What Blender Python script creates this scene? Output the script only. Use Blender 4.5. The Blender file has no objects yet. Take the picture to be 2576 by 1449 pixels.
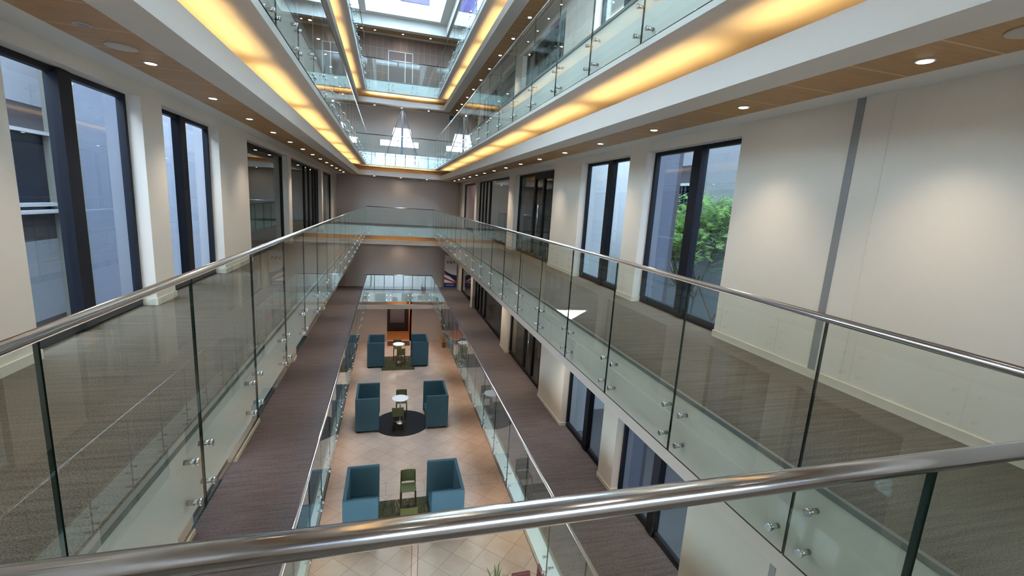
import bpy, bmesh, math, random
from mathutils import Matrix, Vector
random.seed(7)
S = bpy.context.scene
COL = S.collection
PI = math.pi

# ------------------------------------------------------------------ camera
CAM_Z = 1.53
F_PX = 1127.817
YAW, PITCH, ROLL = math.radians(-15.7343), math.radians(-10.4527), math.radians(3.5299)


def cam_rot():
    ca, sa = math.cos(YAW), math.sin(YAW)
    cb, sb = math.cos(PITCH), math.sin(PITCH)
    cc, sc = math.cos(ROLL), math.sin(ROLL)
    Rz = Matrix(((ca, sa, 0), (-sa, ca, 0), (0, 0, 1)))
    Rx = Matrix(((1, 0, 0), (0, cb, sb), (0, -sb, cb)))
    B = Matrix(((1, 0, 0), (0, 0, -1), (0, 1, 0)))
    Rr = Matrix(((cc, -sc, 0), (sc, cc, 0), (0, 0, 1)))
    return Rr @ B @ Rx @ Rz


M = cam_rot()
cam = bpy.data.cameras.new('camera')
cam.sensor_width = 36.0
cam.lens = F_PX / 2576 * 36.0
cam.clip_start = 0.02
cam.clip_end = 300
camo = bpy.data.objects.new('camera', cam)
COL.objects.link(camo)
m3 = Matrix((M[0], -Vector(M[1]), -Vector(M[2]))).transposed()
camo.matrix_world = Matrix.Translation((0, 0, CAM_Z)) @ m3.to_4x4()
S.camera = camo

# ------------------------------------------------------------------ world, sun, exposure
SKY = 8.5
w = bpy.data.worlds.new('sky')
S.world = w
w.use_nodes = True
bg = w.node_tree.nodes['Background']
bg.inputs[0].default_value = (0.78, 0.88, 1.0, 1)
bg.inputs[1].default_value = SKY
sun = bpy.data.lights.new('sun', 'SUN')
sun.energy = 26.0
sun.angle = 0.004
sun.color = (1.0, 0.94, 0.84)
suno = bpy.data.objects.new('sun', sun)
COL.objects.link(suno)
suno.rotation_euler = Vector((1.0, 1.07, 1.3)).to_track_quat('Z', 'Y').to_euler()

SPOT_W = 30.0       # recessed downlights
COVE_W = 2.5        # one cove tube
WARM = (1.0, 0.88, 0.74)
AMBER = (1.0, 0.63, 0.23)

S.view_settings.view_transform = 'Standard'
S.view_settings.look = 'None'
S.view_settings.gamma = 1.0
S.view_settings.use_curve_mapping = False
S.view_settings.exposure = 1.55
S.cycles.max_bounces = 6
S.cycles.diffuse_bounces = 4
S.cycles.glossy_bounces = 3
S.cycles.transmission_bounces = 4
S.cycles.transparent_max_bounces = 40
S.cycles.caustics_reflective = False
S.cycles.caustics_refractive = False
S.cycles.use_light_tree = False
S.cycles.light_sampling_threshold = 0.03
S.cycles.sample_clamp_indirect = 5.0
S.cycles.use_adaptive_sampling = True
S.cycles.adaptive_threshold = 0.03
S.cycles.adaptive_min_samples = 16

# ------------------------------------------------------------------ plan (metres; camera over x=0,y=0; camera floor z=0)
XL, XR = -1.147, 2.436          # glass planes of the void
Y0, Y1 = 0.66, 25.84
FH = 3.7535                     # floor to floor
WK = 1.694                      # walkway width, glass to wall
CEIL = 2.676
LIPTOP = 2.93
SLABB = -0.57                   # slab edge below floor
GB, GT = -0.546, 0.985          # glass bottom, top
WXL, WXR = XL - WK, XR + WK     # -2.841, 4.13
WYN, WYF = Y0 - WK, Y1 + WK + 0.03
TH = 0.23
LV = {-2: 'ground floor', -1: 'first floor', 0: 'eye-level floor', 1: 'third floor', 2: 'top floor'}


def Z(l):
    return l * FH


# ------------------------------------------------------------------ materials
def srgb(r, g, b):
    f = lambda c: (c / 255 / 12.92) if c / 255 <= 0.04045 else ((c / 255 + 0.055) / 1.055) ** 2.4
    return (f(r), f(g), f(b), 1)


def nt(name):
    m = bpy.data.materials.new(name)
    m.use_nodes = True
    return m, m.node_tree, m.node_tree.nodes, m.node_tree.links, m.node_tree.nodes['Principled BSDF']


def plain(name, col, rough=0.6, metal=0.0, noise=0.0, nscale=60, bump=0.0, spec=0.5):
    m, t, n, l, b = nt(name)
    b.inputs['Base Color'].default_value = col
    b.inputs['Roughness'].default_value = rough
    b.inputs['Metallic'].default_value = metal
    b.inputs['Specular IOR Level'].default_value = spec
    if noise or bump:
        tc = n.new('ShaderNodeTexCoord')
        nz = n.new('ShaderNodeTexNoise')
        nz.inputs['Scale'].default_value = nscale
        nz.inputs['Detail'].default_value = 3
        l.new(tc.outputs['Object'], nz.inputs['Vector'])
        if noise:
            mx = n.new('ShaderNodeMix')
            mx.data_type = 'RGBA'
            mx.inputs['A'].default_value = tuple(c * (1 - noise) for c in col[:3]) + (1,)
            mx.inputs['B'].default_value = tuple(min(1, c * (1 + noise)) for c in col[:3]) + (1,)
            l.new(nz.outputs['Fac'], mx.inputs['Factor'])
            l.new(mx.outputs['Result'], b.inputs['Base Color'])
        if bump:
            bp = n.new('ShaderNodeBump')
            bp.inputs['Strength'].default_value = bump
            bp.inputs['Distance'].default_value = 0.004
            l.new(nz.outputs['Fac'], bp.inputs['Height'])
            l.new(bp.outputs['Normal'], b.inputs['Normal'])
    return m


def emis(name, col, st):
    m, t, n, l, b = nt(name)
    n.remove(b)
    e = n.new('ShaderNodeEmission')
    e.inputs[0].default_value = col
    e.inputs[1].default_value = st
    l.new(e.outputs[0], n['Material Output'].inputs[0])
    m.cycles.emission_sampling = 'NONE'
    return m


def glass(name, tint, f0=0.045, rough=0.0):
    m, t, n, l, b = nt(name)
    n.remove(b)
    tr = n.new('ShaderNodeBsdfTransparent')
    tr.inputs[0].default_value = tint
    gl = n.new('ShaderNodeBsdfGlossy')
    gl.inputs['Roughness'].default_value = rough
    gl.inputs['Color'].default_value = (0.95, 1.0, 0.98, 1)
    lw = n.new('ShaderNodeLayerWeight')
    lw.inputs['Blend'].default_value = 0.5
    p = n.new('ShaderNodeMath')
    p.operation = 'POWER'
    p.inputs[1].default_value = 5
    l.new(lw.outputs['Facing'], p.inputs[0])
    ma = n.new('ShaderNodeMath')
    ma.operation = 'MULTIPLY_ADD'
    ma.inputs[1].default_value = 1 - f0
    ma.inputs[2].default_value = f0
    l.new(p.outputs[0], ma.inputs[0])
    mx = n.new('ShaderNodeMixShader')
    l.new(ma.outputs[0], mx.inputs[0])
    l.new(tr.outputs[0], mx.inputs[1])
    l.new(gl.outputs[0], mx.inputs[2])
    l.new(mx.outputs[0], n['Material Output'].inputs[0])
    return m


def carpet(name, c1, c2):
    m, t, n, l, b = nt(name)
    tc = n.new('ShaderNodeTexCoord')
    mp = n.new('ShaderNodeMapping')
    mp.inputs['Scale'].default_value = (1.6, 30, 1)
    l.new(tc.outputs['Object'], mp.inputs[0])
    a = n.new('ShaderNodeTexNoise')
    a.inputs['Scale'].default_value = 1.0
    a.inputs['Detail'].default_value = 6
    l.new(mp.outputs[0], a.inputs['Vector'])
    f = n.new('ShaderNodeTexNoise')
    f.inputs['Scale'].default_value = 120
    f.inputs['Detail'].default_value = 2
    l.new(tc.outputs['Object'], f.inputs['Vector'])
    av = n.new('ShaderNodeMath')
    av.operation = 'MULTIPLY_ADD'
    av.inputs[1].default_value = 0.72
    l.new(f.outputs['Fac'], av.inputs[0])
    av2 = n.new('ShaderNodeMath')
    av2.operation = 'MULTIPLY'
    av2.inputs[1].default_value = 0.33
    l.new(a.outputs['Fac'], av2.inputs[0])
    l.new(av2.outputs[0], av.inputs[2])
    cr = n.new('ShaderNodeValToRGB')
    cr.color_ramp.elements[0].position = 0.36
    cr.color_ramp.elements[0].color = c1
    cr.color_ramp.elements[1].position = 0.68
    cr.color_ramp.elements[1].color = c2
    l.new(av.outputs[0], cr.inputs[0])
    l.new(cr.outputs[0], b.inputs['Base Color'])
    b.inputs['Roughness'].default_value = 0.85
    b.inputs['Specular IOR Level'].default_value = 0.25
    bp = n.new('ShaderNodeBump')
    bp.inputs['Strength'].default_value = 0.4
    bp.inputs['Distance'].default_value = 0.004
    l.new(f.outputs['Fac'], bp.inputs['Height'])
    l.new(bp.outputs['Normal'], b.inputs['Normal'])
    return m


class NG:
    """small helper for math node chains"""

    def __init__(s, n, l):
        s.n, s.l = n, l

    def __call__(s, op, a, b=None, c=None):
        k = s.n.new('ShaderNodeMath')
        k.operation = op
        for i, v in enumerate((a, b, c)):
            if v is None:
                continue
            if isinstance(v, (int, float)):
                k.inputs[i].default_value = v
            else:
                s.l.new(v, k.inputs[i])
        return k.outputs[0]


def stone_floor(name):
    m, t, n, l, b = nt(name)
    g = NG(n, l)
    tc = n.new('ShaderNodeTexCoord')
    sx = n.new('ShaderNodeSeparateXYZ')
    l.new(tc.outputs['Object'], sx.inputs[0])
    x, y = sx.outputs[0], sx.outputs[1]
    T = 0.6
    u = g('DIVIDE', g('ADD', x, y), T * 1.41421)
    v = g('DIVIDE', g('SUBTRACT', x, y), T * 1.41421)
    ed = lambda q: g('LESS_THAN', g('ABSOLUTE', g('SUBTRACT', g('FRACT', q), 0.5)), 0.488)
    diag = g('MULTIPLY', ed(u), ed(v))
    yb = g('FLOORED_MODULO', g('SUBTRACT', y, 12.9), 5.8)
    inband = g('LESS_THAN', yb, 0.6)
    sq = ed(g('DIVIDE', x, 0.6))
    edge = g('GREATER_THAN', g('ABSOLUTE', g('SUBTRACT', yb, 0.6)), 0.009)
    edge2 = g('GREATER_THAN', yb, 0.016)
    tile = g('ADD', g('MULTIPLY', inband, sq), g('MULTIPLY', g('SUBTRACT', 1.0, inband), diag))
    tile = g('MULTIPLY', g('MULTIPLY', tile, edge), edge2)
    wn = n.new('ShaderNodeTexWhiteNoise')
    wn.noise_dimensions = '2D'
    cb = n.new('ShaderNodeCombineXYZ')
    l.new(g('FLOOR', u), cb.inputs[0])
    l.new(g('FLOOR', v), cb.inputs[1])
    l.new(cb.outputs[0], wn.inputs['Vector'])
    nz = n.new('ShaderNodeTexNoise')
    nz.inputs['Scale'].default_value = 2.2
    nz.inputs['Detail'].default_value = 6
    l.new(tc.outputs['Object'], nz.inputs['Vector'])
    fac = g('ADD', g('MULTIPLY', wn.outputs['Value'], 0.22), g('MULTIPLY', nz.outputs['Fac'], 0.7))
    cr = n.new('ShaderNodeValToRGB')
    cr.color_ramp.elements[0].position = 0.1
    cr.color_ramp.elements[0].color = srgb(176, 146, 126)
    cr.color_ramp.elements[1].position = 1.0
    cr.color_ramp.elements[1].color = srgb(214, 190, 172)
    l.new(fac, cr.inputs[0])
    mx = n.new('ShaderNodeMix')
    mx.data_type = 'RGBA'
    mx.inputs['A'].default_value = srgb(158, 132, 114)
    l.new(tile, mx.inputs['Factor'])
    l.new(cr.outputs[0], mx.inputs['B'])
    l.new(mx.outputs['Result'], b.inputs['Base Color'])
    b.inputs['Roughness'].default_value = 0.32
    return m


def seamed(name, col, seam, axis, period, phase, width, col2=None, axis2=None, period2=1, phase2=0, rough=0.5, noise=0.12, nscale=(30, 30, 30)):
    m, t, n, l, b = nt(name)
    g = NG(n, l)
    tc = n.new('ShaderNodeTexCoord')
    sx = n.new('ShaderNodeSeparateXYZ')
    l.new(tc.outputs['Object'], sx.inputs[0])
    k = g('LESS_THAN', g('FLOORED_MODULO', g('SUBTRACT', sx.outputs[axis], phase), period), width)
    if axis2 is not None:
        k = g('MAXIMUM', k, g('LESS_THAN', g('FLOORED_MODULO', g('SUBTRACT', sx.outputs[axis2], phase2), period2), width))
    mp = n.new('ShaderNodeMapping')
    mp.inputs['Scale'].default_value = nscale
    l.new(tc.outputs['Object'], mp.inputs[0])
    nz = n.new('ShaderNodeTexNoise')
    nz.inputs['Scale'].default_value = 1
    nz.inputs['Detail'].default_value = 4
    l.new(mp.outputs[0], nz.inputs['Vector'])
    m1 = n.new('ShaderNodeMix')
    m1.data_type = 'RGBA'
    m1.inputs['A'].default_value = tuple(c * (1 - noise * 2) for c in col[:3]) + (1,)
    m1.inputs['B'].default_value = tuple(c * (1 + noise * 2) for c in col[:3]) + (1,)
    l.new(nz.outputs['Fac'], m1.inputs['Factor'])
    m2 = n.new('ShaderNodeMix')
    m2.data_type = 'RGBA'
    l.new(k, m2.inputs['Factor'])
    l.new(m1.outputs['Result'], m2.inputs['A'])
    m2.inputs['B'].default_value = seam
    l.new(m2.outputs['Result'], b.inputs['Base Color'])
    b.inputs['Roughness'].default_value = rough
    return m


def rug_leaf(name):
    m, t, n, l, b = nt(name)
    tc = n.new('ShaderNodeTexCoord')
    mp = n.new('ShaderNodeMapping')
    mp.inputs['Rotation'].default_value = (0, 0, 0.5)
    mp.inputs['Scale'].default_value = (5.5, 1.3, 1)
    l.new(tc.outputs['Object'], mp.inputs[0])
    nz = n.new('ShaderNodeTexNoise')
    nz.inputs['Scale'].default_value = 1.5
    nz.inputs['Detail'].default_value = 2
    nz.inputs['Distortion'].default_value = 1.2
    l.new(mp.outputs[0], nz.inputs['Vector'])
    cr = n.new('ShaderNodeValToRGB')
    e = cr.color_ramp.elements
    e[0].position = 0.35
    e[0].color = srgb(44, 34, 22)
    e[1].position = 0.52
    e[1].color = srgb(72, 68, 28)
    x = e.new(0.6)
    x.color = srgb(58, 46, 26)
    x = e.new(0.69)
    x.color = srgb(128, 110, 84)
    l.new(nz.outputs['Fac'], cr.inputs[0])
    l.new(cr.outputs[0], b.inputs['Base Color'])
    b.inputs['Roughness'].default_value = 0.9
    return m


MT = {}
MT['wall'] = plain('wall_paint', srgb(226, 215, 202), 0.62, noise=0.02, nscale=220, bump=0.12)
MT['white'] = plain('white_plaster', srgb(226, 222, 216), 0.6, noise=0.015, nscale=40)
MT['base'] = plain('baseboard_paint', srgb(216, 208, 192), 0.45)
MT['endwall'] = plain('end_wall_paper', srgb(192, 178, 168), 0.75, noise=0.16, nscale=120, bump=0.2)
MT['brownceil'] = seamed('timber_ceiling_panel', srgb(184, 142, 92), srgb(216, 184, 144), 1, 0.575, 2.185, 0.016, noise=0.12, nscale=(3, 50, 1))
MT['carpet'] = carpet('striated_carpet', srgb(58, 52, 46), srgb(120, 109, 97))
MT['carpet2'] = carpet('mauve_striated_carpet', srgb(62, 56, 58), srgb(112, 102, 103))
MT['stone'] = stone_floor('stone_tile_floor')
MT['steel'] = plain('brushed_stainless', srgb(205, 203, 203), 0.17, 1.0)
MT['chrome'] = plain('polished_chrome', srgb(225, 225, 228), 0.06, 1.0)
MT['nosing'] = plain('grey_nosing', srgb(120, 122, 118), 0.5)
MT['glass'] = glass('balustrade_glass', (0.872, 0.93, 0.893, 1), 0.062)
MT['edge'] = plain('glass_edge', srgb(26, 44, 38), 0.25)
MT['pane'] = glass('window_glass', (0.74, 0.86, 0.94, 1), 0.085)
MT['frame'] = plain('dark_window_frame', srgb(24, 26, 36), 0.5, spec=0.3)
MT['frame2'] = plain('bronze_office_frame', srgb(30, 27, 28), 0.5, spec=0.3)
MT['lens'] = emis('downlight_lens', (1, 0.97, 0.9, 1), 9.0)
MT['dimlens'] = plain('unlit_lens', srgb(150, 140, 128), 0.4)
MT['trimring'] = plain('downlight_ring', srgb(200, 190, 176), 0.4)
MT['greystrip'] = plain('grey_joint_cover', srgb(142, 140, 140), 0.5)
MT['sofa'] = plain('teal_upholstery', srgb(64, 92, 101), 0.85, noise=0.12, nscale=160, bump=0.3, spec=0.2)
MT['sofafoot'] = plain('black_foot', srgb(20, 20, 22), 0.5)
MT['olive'] = plain('olive_shell', srgb(78, 82, 38), 0.45)
MT['oliveleg'] = plain('dark_olive_leg', srgb(62, 56, 36), 0.45)
MT['tabletop'] = plain('white_laminate', srgb(238, 232, 230), 0.35)
MT['blackrug'] = plain('black_rug', srgb(28, 24, 26), 0.95, noise=0.2, nscale=90)
MT['leafrug'] = rug_leaf('leaf_pattern_rug')
MT['mat'] = plain('brown_mat', srgb(78, 52, 48), 0.9, noise=0.2, nscale=90)
MT['wood'] = seamed('oak_lining', srgb(176, 124, 72), srgb(140, 92, 50), 0, 0.4, 0.1, 0.006, noise=0.15, nscale=(4, 4, 30))
MT['woodwall'] = seamed('walnut_wall_panel', srgb(128, 100, 84), srgb(176, 148, 128), 0, 0.318, -0.09, 0.012, axis2=2, period2=0.62, phase2=0.24, noise=0.1, nscale=(3, 3, 30))
MT['doorwood'] = plain('brown_door', srgb(116, 92, 82), 0.5, noise=0.1, nscale=8)
MT['office'] = plain('office_wall', srgb(112, 112, 104), 0.8)
MT['officefloor'] = plain('office_floor', srgb(70, 66, 62), 0.8)
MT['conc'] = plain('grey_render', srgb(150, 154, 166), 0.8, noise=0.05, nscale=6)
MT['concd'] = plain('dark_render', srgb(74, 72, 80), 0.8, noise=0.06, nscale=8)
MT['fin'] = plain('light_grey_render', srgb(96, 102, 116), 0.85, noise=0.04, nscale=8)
MT['ledge'] = plain('white_ledge', srgb(200, 204, 210), 0.6)
MT['ribbon'] = plain('dark_blue_glazing', srgb(22, 34, 58), 0.12)
MT['paving'] = plain('courtyard_paving', srgb(78, 80, 84), 0.85, noise=0.08, nscale=4)
MT['forecourt'] = plain('pale_forecourt_paving', srgb(222, 222, 218), 0.8, noise=0.06, nscale=2)  # unseen ground, made pale to brighten the far end glass reflection
MT['concd2'] = plain('shaded_base_render', srgb(54, 58, 68), 0.85, noise=0.05, nscale=6)  # grey render again, darkened: the lower courtyard's shade is in the colour
MT['bark'] = plain('bark', srgb(74, 64, 54), 0.9, noise=0.2, nscale=30)
MT['purple'] = plain('violet_tinted_pane', srgb(88, 70, 128), 0.2)
MT['bannerwhite'] = plain('banner_white', srgb(228, 226, 232), 0.5)
MT['bannerblue'] = plain('banner_navy', srgb(36, 44, 104), 0.5)
MT['bannerred'] = plain('banner_red', srgb(178, 44, 62), 0.5)
MT['bannercyan'] = plain('banner_cyan', srgb(90, 160, 190), 0.5)
MT['ink'] = plain('banner_ink', srgb(40, 38, 60), 0.5)
MT['green'] = plain('banner_green', srgb(26, 70, 62), 0.5)
MT['yellow'] = plain('banner_yellow', srgb(226, 196, 50), 0.5)
MT['paleblue'] = plain('painted_steel', srgb(128, 140, 156), 0.4)
MT['blind'] = seamed('slatted_blind', srgb(216, 196, 196), srgb(128, 108, 110), 2, 0.09, 0.0, 0.02, noise=0.03)
MT['blindgrey'] = seamed('grey_slatted_blind', srgb(150, 156, 146), srgb(92, 98, 92), 2, 0.07, 0.0, 0.02, noise=0.03)
MT['maroon'] = plain('maroon_leather', srgb(84, 30, 34), 0.4)
MT['pot'] = plain('terracotta_pot', srgb(120, 84, 62), 0.7)
MT['screen'] = plain('grey_lift_glass', srgb(96, 96, 108), 0.15)
MT['darkdoor'] = plain('black_portal', srgb(26, 22, 26), 0.35)


def leafmat(name, col):
    m, t, n, l, b = nt(name)
    b.inputs['Base Color'].default_value = col
    b.inputs['Roughness'].default_value = 0.5
    tr = n.new('ShaderNodeBsdfTranslucent')
    tr.inputs[0].default_value = tuple(min(1, c * 1.6) for c in col[:3]) + (1,)
    mx = n.new('ShaderNodeMixShader')
    mx.inputs[0].default_value = 0.4
    l.new(b.outputs[0], mx.inputs[1])
    l.new(tr.outputs[0], mx.inputs[2])
    l.new(mx.outputs[0], n['Material Output'].inputs[0])
    return m


MT['blind'] = leafmat('pale_pink_blind', srgb(206, 186, 186))
MT['leaf'] = leafmat('fresh_leaf', srgb(140, 176, 104))
MT['leafy'] = leafmat('yellow_leaf', srgb(168, 140, 40))
MT['leafd'] = leafmat('dark_leaf', srgb(84, 96, 56))


# ------------------------------------------------------------------ mesh builder
class MB:
    def __init__(s):
        s.v, s.f, s.m, s.mats = [], [], [], []

    def mi(s, mat):
        if mat not in s.mats:
            s.mats.append(mat)
        return s.mats.index(mat)

    def face(s, pts, mat):
        b = len(s.v)
        s.v += [tuple(p) for p in pts]
        s.f.append(tuple(range(b, b + len(pts))))
        s.m.append(s.mi(mat))

    def box(s, x0, x1, y0, y1, z0, z1, mat, top=None, edges=None, bottom=None):
        x0, x1 = min(x0, x1), max(x0, x1)
        y0, y1 = min(y0, y1), max(y0, y1)
        z0, z1 = min(z0, z1), max(z0, z1)
        b = len(s.v)
        s.v += [(x0, y0, z0), (x1, y0, z0), (x1, y1, z0), (x0, y1, z0), (x0, y0, z1), (x1, y0, z1), (x1, y1, z1), (x0, y1, z1)]
        fs = [(0, 3, 2, 1), (4, 5, 6, 7), (0, 1, 5, 4), (1, 2, 6, 5), (2, 3, 7, 6), (3, 0, 4, 7)]
        for i, f in enumerate(fs):
            s.f.append(tuple(b + k for k in f))
            mm = mat
            if i == 1 and top:
                mm = top
            if i == 0 and bottom:
                mm = bottom
            s.m.append(s.mi(mm))
        return s

    def ring(s, d0, d1, z0, z1, mat, top=None, inner=None, bottom=None):
        """hollow rectangular prism round the void, from offset d0 to d1 outside the glass line"""
        def q(d, z):
            return [(XL - d, Y0 - d, z), (XR + d, Y0 - d, z), (XR + d, Y1 + d, z), (XL - d, Y1 + d, z)]
        b = len(s.v)
        s.v += q(d0, z0) + q(d1, z0) + q(d0, z1) + q(d1, z1)
        for i in range(4):
            j = (i + 1) % 4
            for fc, mm in (((b + i, b + j, b + 4 + j, b + 4 + i), bottom or mat),
                           ((b + 8 + i, b + 12 + i, b + 12 + j, b + 8 + j), top or mat),
                           ((b + i, b + 8 + i, b + 8 + j, b + j), inner or mat),
                           ((b + 4 + i, b + 4 + j, b + 12 + j, b + 12 + i), mat)):
                s.f.append(fc)
                s.m.append(s.mi(mm))
        return s

    def cyl(s, p0, p1, r0, r1, mat, n=16, caps=True):
        p0, p1 = Vector(p0), Vector(p1)
        ax = (p1 - p0).normalized()
        a = ax.orthogonal().normalized()
        c = ax.cross(a)
        b = len(s.v)
        for k in range(n):
            t = 2 * PI * k / n
            d = a * math.cos(t) + c * math.sin(t)
            s.v.append(tuple(p0 + d * r0))
            s.v.append(tuple(p1 + d * r1))
        for k in range(n):
            j = (k + 1) % n
            s.f.append((b + 2 * k, b + 2 * j, b + 2 * j + 1, b + 2 * k + 1))
            s.m.append(s.mi(mat))
        if caps:
            s.f.append(tuple(b + 2 * k for k in reversed(range(n))))
            s.m.append(s.mi(mat))
            s.f.append(tuple(b + 2 * k + 1 for k in range(n)))
            s.m.append(s.mi(mat))
        return s

    def lathe(s, prof, mat, n=24, c=(0, 0)):
        b = len(s.v)
        for r, z in prof:
            for k in range(n):
                t = 2 * PI * k / n
                s.v.append((c[0] + r * math.cos(t), c[1] + r * math.sin(t), z))
        for i in range(len(prof) - 1):
            for k in range(n):
                j = (k + 1) % n
                s.f.append((b + i * n + k, b + i * n + j, b + (i + 1) * n + j, b + (i + 1) * n + k))
                s.m.append(s.mi(mat))
        s.f.append(tuple(b + k for k in reversed(range(n))))
        s.m.append(s.mi(mat))
        s.f.append(tuple(b + (len(prof) - 1) * n + k for k in range(n)))
        s.m.append(s.mi(mat))
        return s

    def mesh(s, name, smooth=False, bevel=0.0):
        me = bpy.data.meshes.new(name)
        me.from_pydata(s.v, [], s.f)
        for mm in s.mats:
            me.materials.append(MT[mm])
        for p, i in zip(me.polygons, s.m):
            p.material_index = i
        if bevel:
            bm = bmesh.new()
            bm.from_mesh(me)
            bmesh.ops.bevel(bm, geom=list(bm.edges), offset=bevel, segments=2, affect='EDGES', profile=0.6)
            bm.to_mesh(me)
            bm.free()
        if smooth:
            for p in me.polygons:
                p.use_smooth = len(p.vertices) == 4
        return me

    def build(s, name, parent=None, loc=None, smooth=False, bevel=0.0):
        o = bpy.data.objects.new(name, s.mesh(name, smooth, bevel))
        COL.objects.link(o)
        if parent:
            o.parent = parent
        if loc:
            o.location = loc
        return o


def tag(o, label=None, cat=None, group=None, kind=None):
    if label:
        o['label'] = label
    if cat:
        o['category'] = cat
    if group:
        o['group'] = group
    if kind:
        o['kind'] = kind
    return o


def empty(name, loc, label, cat, rz=0.0, group=None):
    o = bpy.data.objects.new(name, None)
    o.empty_display_size = 0.1
    COL.objects.link(o)
    o.location = loc
    o.rotation_euler = (0, 0, rz)
    return tag(o, label, cat, group)


def inst(me, name, parent=None, loc=(0, 0, 0), rz=0.0):
    o = bpy.data.objects.new(name, me)
    COL.objects.link(o)
    o.parent = parent
    o.location = loc
    o.rotation_euler = (0, 0, rz)
    return o


def dup(src, loc, rz, label, group=None):
    """copy of a thing with copies of its parts and sub-parts"""
    r = src.copy()
    COL.objects.link(r)
    r.location = loc
    r.rotation_euler = (0, 0, rz)
    r['label'] = label
    if group:
        r['group'] = group
    for ch in list(src.children):
        c = ch.copy()
        COL.objects.link(c)
        c.parent = r
        for gch in list(ch.children):
            d = gch.copy()
            COL.objects.link(d)
            d.parent = c
    return r


def struct(o):
    o['kind'] = 'structure'
    return o


ORD = ['nearest', 'second', 'third', 'fourth', 'fifth', 'sixth', 'seventh', 'eighth', 'ninth', 'tenth', 'eleventh', 'twelfth',
       'thirteenth', 'fourteenth', 'fifteenth', 'sixteenth', 'seventeenth', 'eighteenth', 'nineteenth', 'twentieth', 'twenty-first']

# ------------------------------------------------------------------ structure: slabs, ceilings, walls
# wall openings: (y0, y1, kind) at each level
OPEN_R = [(4.78, 6.88, 'window'), (7.44, 9.54, 'window'), (11.29, 15.05, 'office_door'), (15.87, 22.0, 'office'), (22.49, 26.5, 'single')]
OPEN_L = [(4.54, 6.58, 'window'), (7.10, 9.12, 'window'), (10.77, 14.72, 'single'), (15.17, 21.6, 'office_left'), (22.0, 26.0, 'single')]
OH = 2.53


def side_wall(l, side):
    z = Z(l)
    b = MB()
    s = 1 if side == 'right' else -1
    xf = WXR if s > 0 else WXL
    xb = xf + s * TH
    ops = OPEN_R if s > 0 else OPEN_L
    y = WYN - TH
    for (a, c, k) in ops:
        b.box(xf, xb, y, a, z, z + FH + SLABB, 'wall')
        b.box(xf, xb, a, c, z + OH, z + FH + SLABB, 'wall')
        y = c
    b.box(xf, xb, y, WYF + TH, z, z + FH + SLABB, 'wall')
    struct(b.build('wall_' + side))
    bb = MB()
    y = WYN
    hb = 0.085
    for (a, c, k) in ops + [(WYF, WYF, '')]:
        x0, x1 = (xf - s * 0.014, xf)
        bb.box(x0, x1, y, a, z, z + hb, 'base')
        if k:
            # returns into the reveals
            bb.box(x0, xf + s * 0.19, a - 0.0, a + 0.014, z, z + hb, 'base')
            bb.box(x0, xf + s * 0.19, c - 0.014, c, z, z + hb, 'base')
        y = c
    struct(bb.build('baseboard_' + side))


wn = [0]


def window(l, side, a, c, kind):
    z = Z(l)
    s = 1 if side == 'right' else -1
    xf = WXR if s > 0 else WXL
    x0, x1 = xf + s * 0.15, xf + s * 0.225
    wn[0] += 1
    fm = 'frame' if kind == 'window' else 'frame2'
    fr = MB()
    t = 0.055
    fr.box(x0, x1, a, a + t, z, z + OH, fm)
    fr.box(x0, x1, c - t, c, z, z + OH, fm)
    fr.box(x0, x1, a + t, c - t, z + OH - t, z + OH, fm)
    fr.box(x0, x1, a + t, c - t, z, z + 0.11, fm)
    cuts = []
    if kind == 'window':
        mid = (a + c) / 2 - 0.09
        fr.box(xf + s * 0.115, xf + s * 0.23, mid - 0.095, mid + 0.095, z + 0.02, z + OH - 0.01, fm)
        cuts = [(mid - 0.095, mid + 0.095)]
    elif kind == 'office_door':
        for yy, hw in ((a + 0.42, 0.07), (a + 1.22, 0.05), (a + 2.05, 0.06)):
            fr.box(x0, x1, yy - hw, yy + hw, z + 0.1, z + OH - t, fm)
            cuts.append((yy - hw, yy + hw))
        fr.box(x0, x1, a + t, a + 2.0, z + OH - 0.2, z + OH - t, fm)
    elif kind == 'office':
        for yy, hw in ((c - 2.3, 0.09), (c - 1.5, 0.05), (c - 0.75, 0.05)):
            fr.box(x0, x1, yy - hw, yy + hw, z + 0.1, z + OH - t, fm)
            cuts.append((yy - hw, yy + hw))
    elif kind == 'office_left':
        for yy, hw in ((c - 3.2, 0.07), (c - 2.2, 0.1), (c - 1.2, 0.1), (c - 0.5, 0.1)):
            fr.box(x0, x1, yy - hw, yy + hw, z + 0.1, z + OH - t, fm)
            cuts.append((yy - hw, yy + hw))
    nm = 'door' if kind in ('office_door',) else 'window'
    f = struct(fr.build('%s_%d' % (nm, wn[0])))
    ys = [a + t] + [v for q in sorted(cuts) for v in q] + [c - t]
    for i in range(0, len(ys), 2):
        p = MB()
        xm = (x0 + x1) / 2
        p.face([(xm, ys[i], z + 0.11), (xm, ys[i + 1], z + 0.11), (xm, ys[i + 1], z + OH - t), (xm, ys[i], z + OH - t)], 'pane')
        p.build('pane', f)
    if kind == 'office_door':
        h = MB()
        yy = a + 1.42
        xx = xf + s * 0.09
        h.cyl((xx, yy, z + 0.62), (xx, yy, z + 1.72), 0.016, 0.016, 'steel', 12)
        for zz in (0.75, 1.6):
            h.cyl((xx, yy, z + zz), (xf + s * 0.18, yy, z + zz), 0.01, 0.01, 'steel', 8)
        h.build('door_handle', f, smooth=True)
    return f


def balustrade_label(l, side):
    where = {'left': 'along the left walkway', 'right': 'along the right walkway', 'far': 'across the far end of the void', 'near': 'right in front of the camera'}[side]
    return 'glass balustrade %s of the %s' % (where, LV[l])


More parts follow.
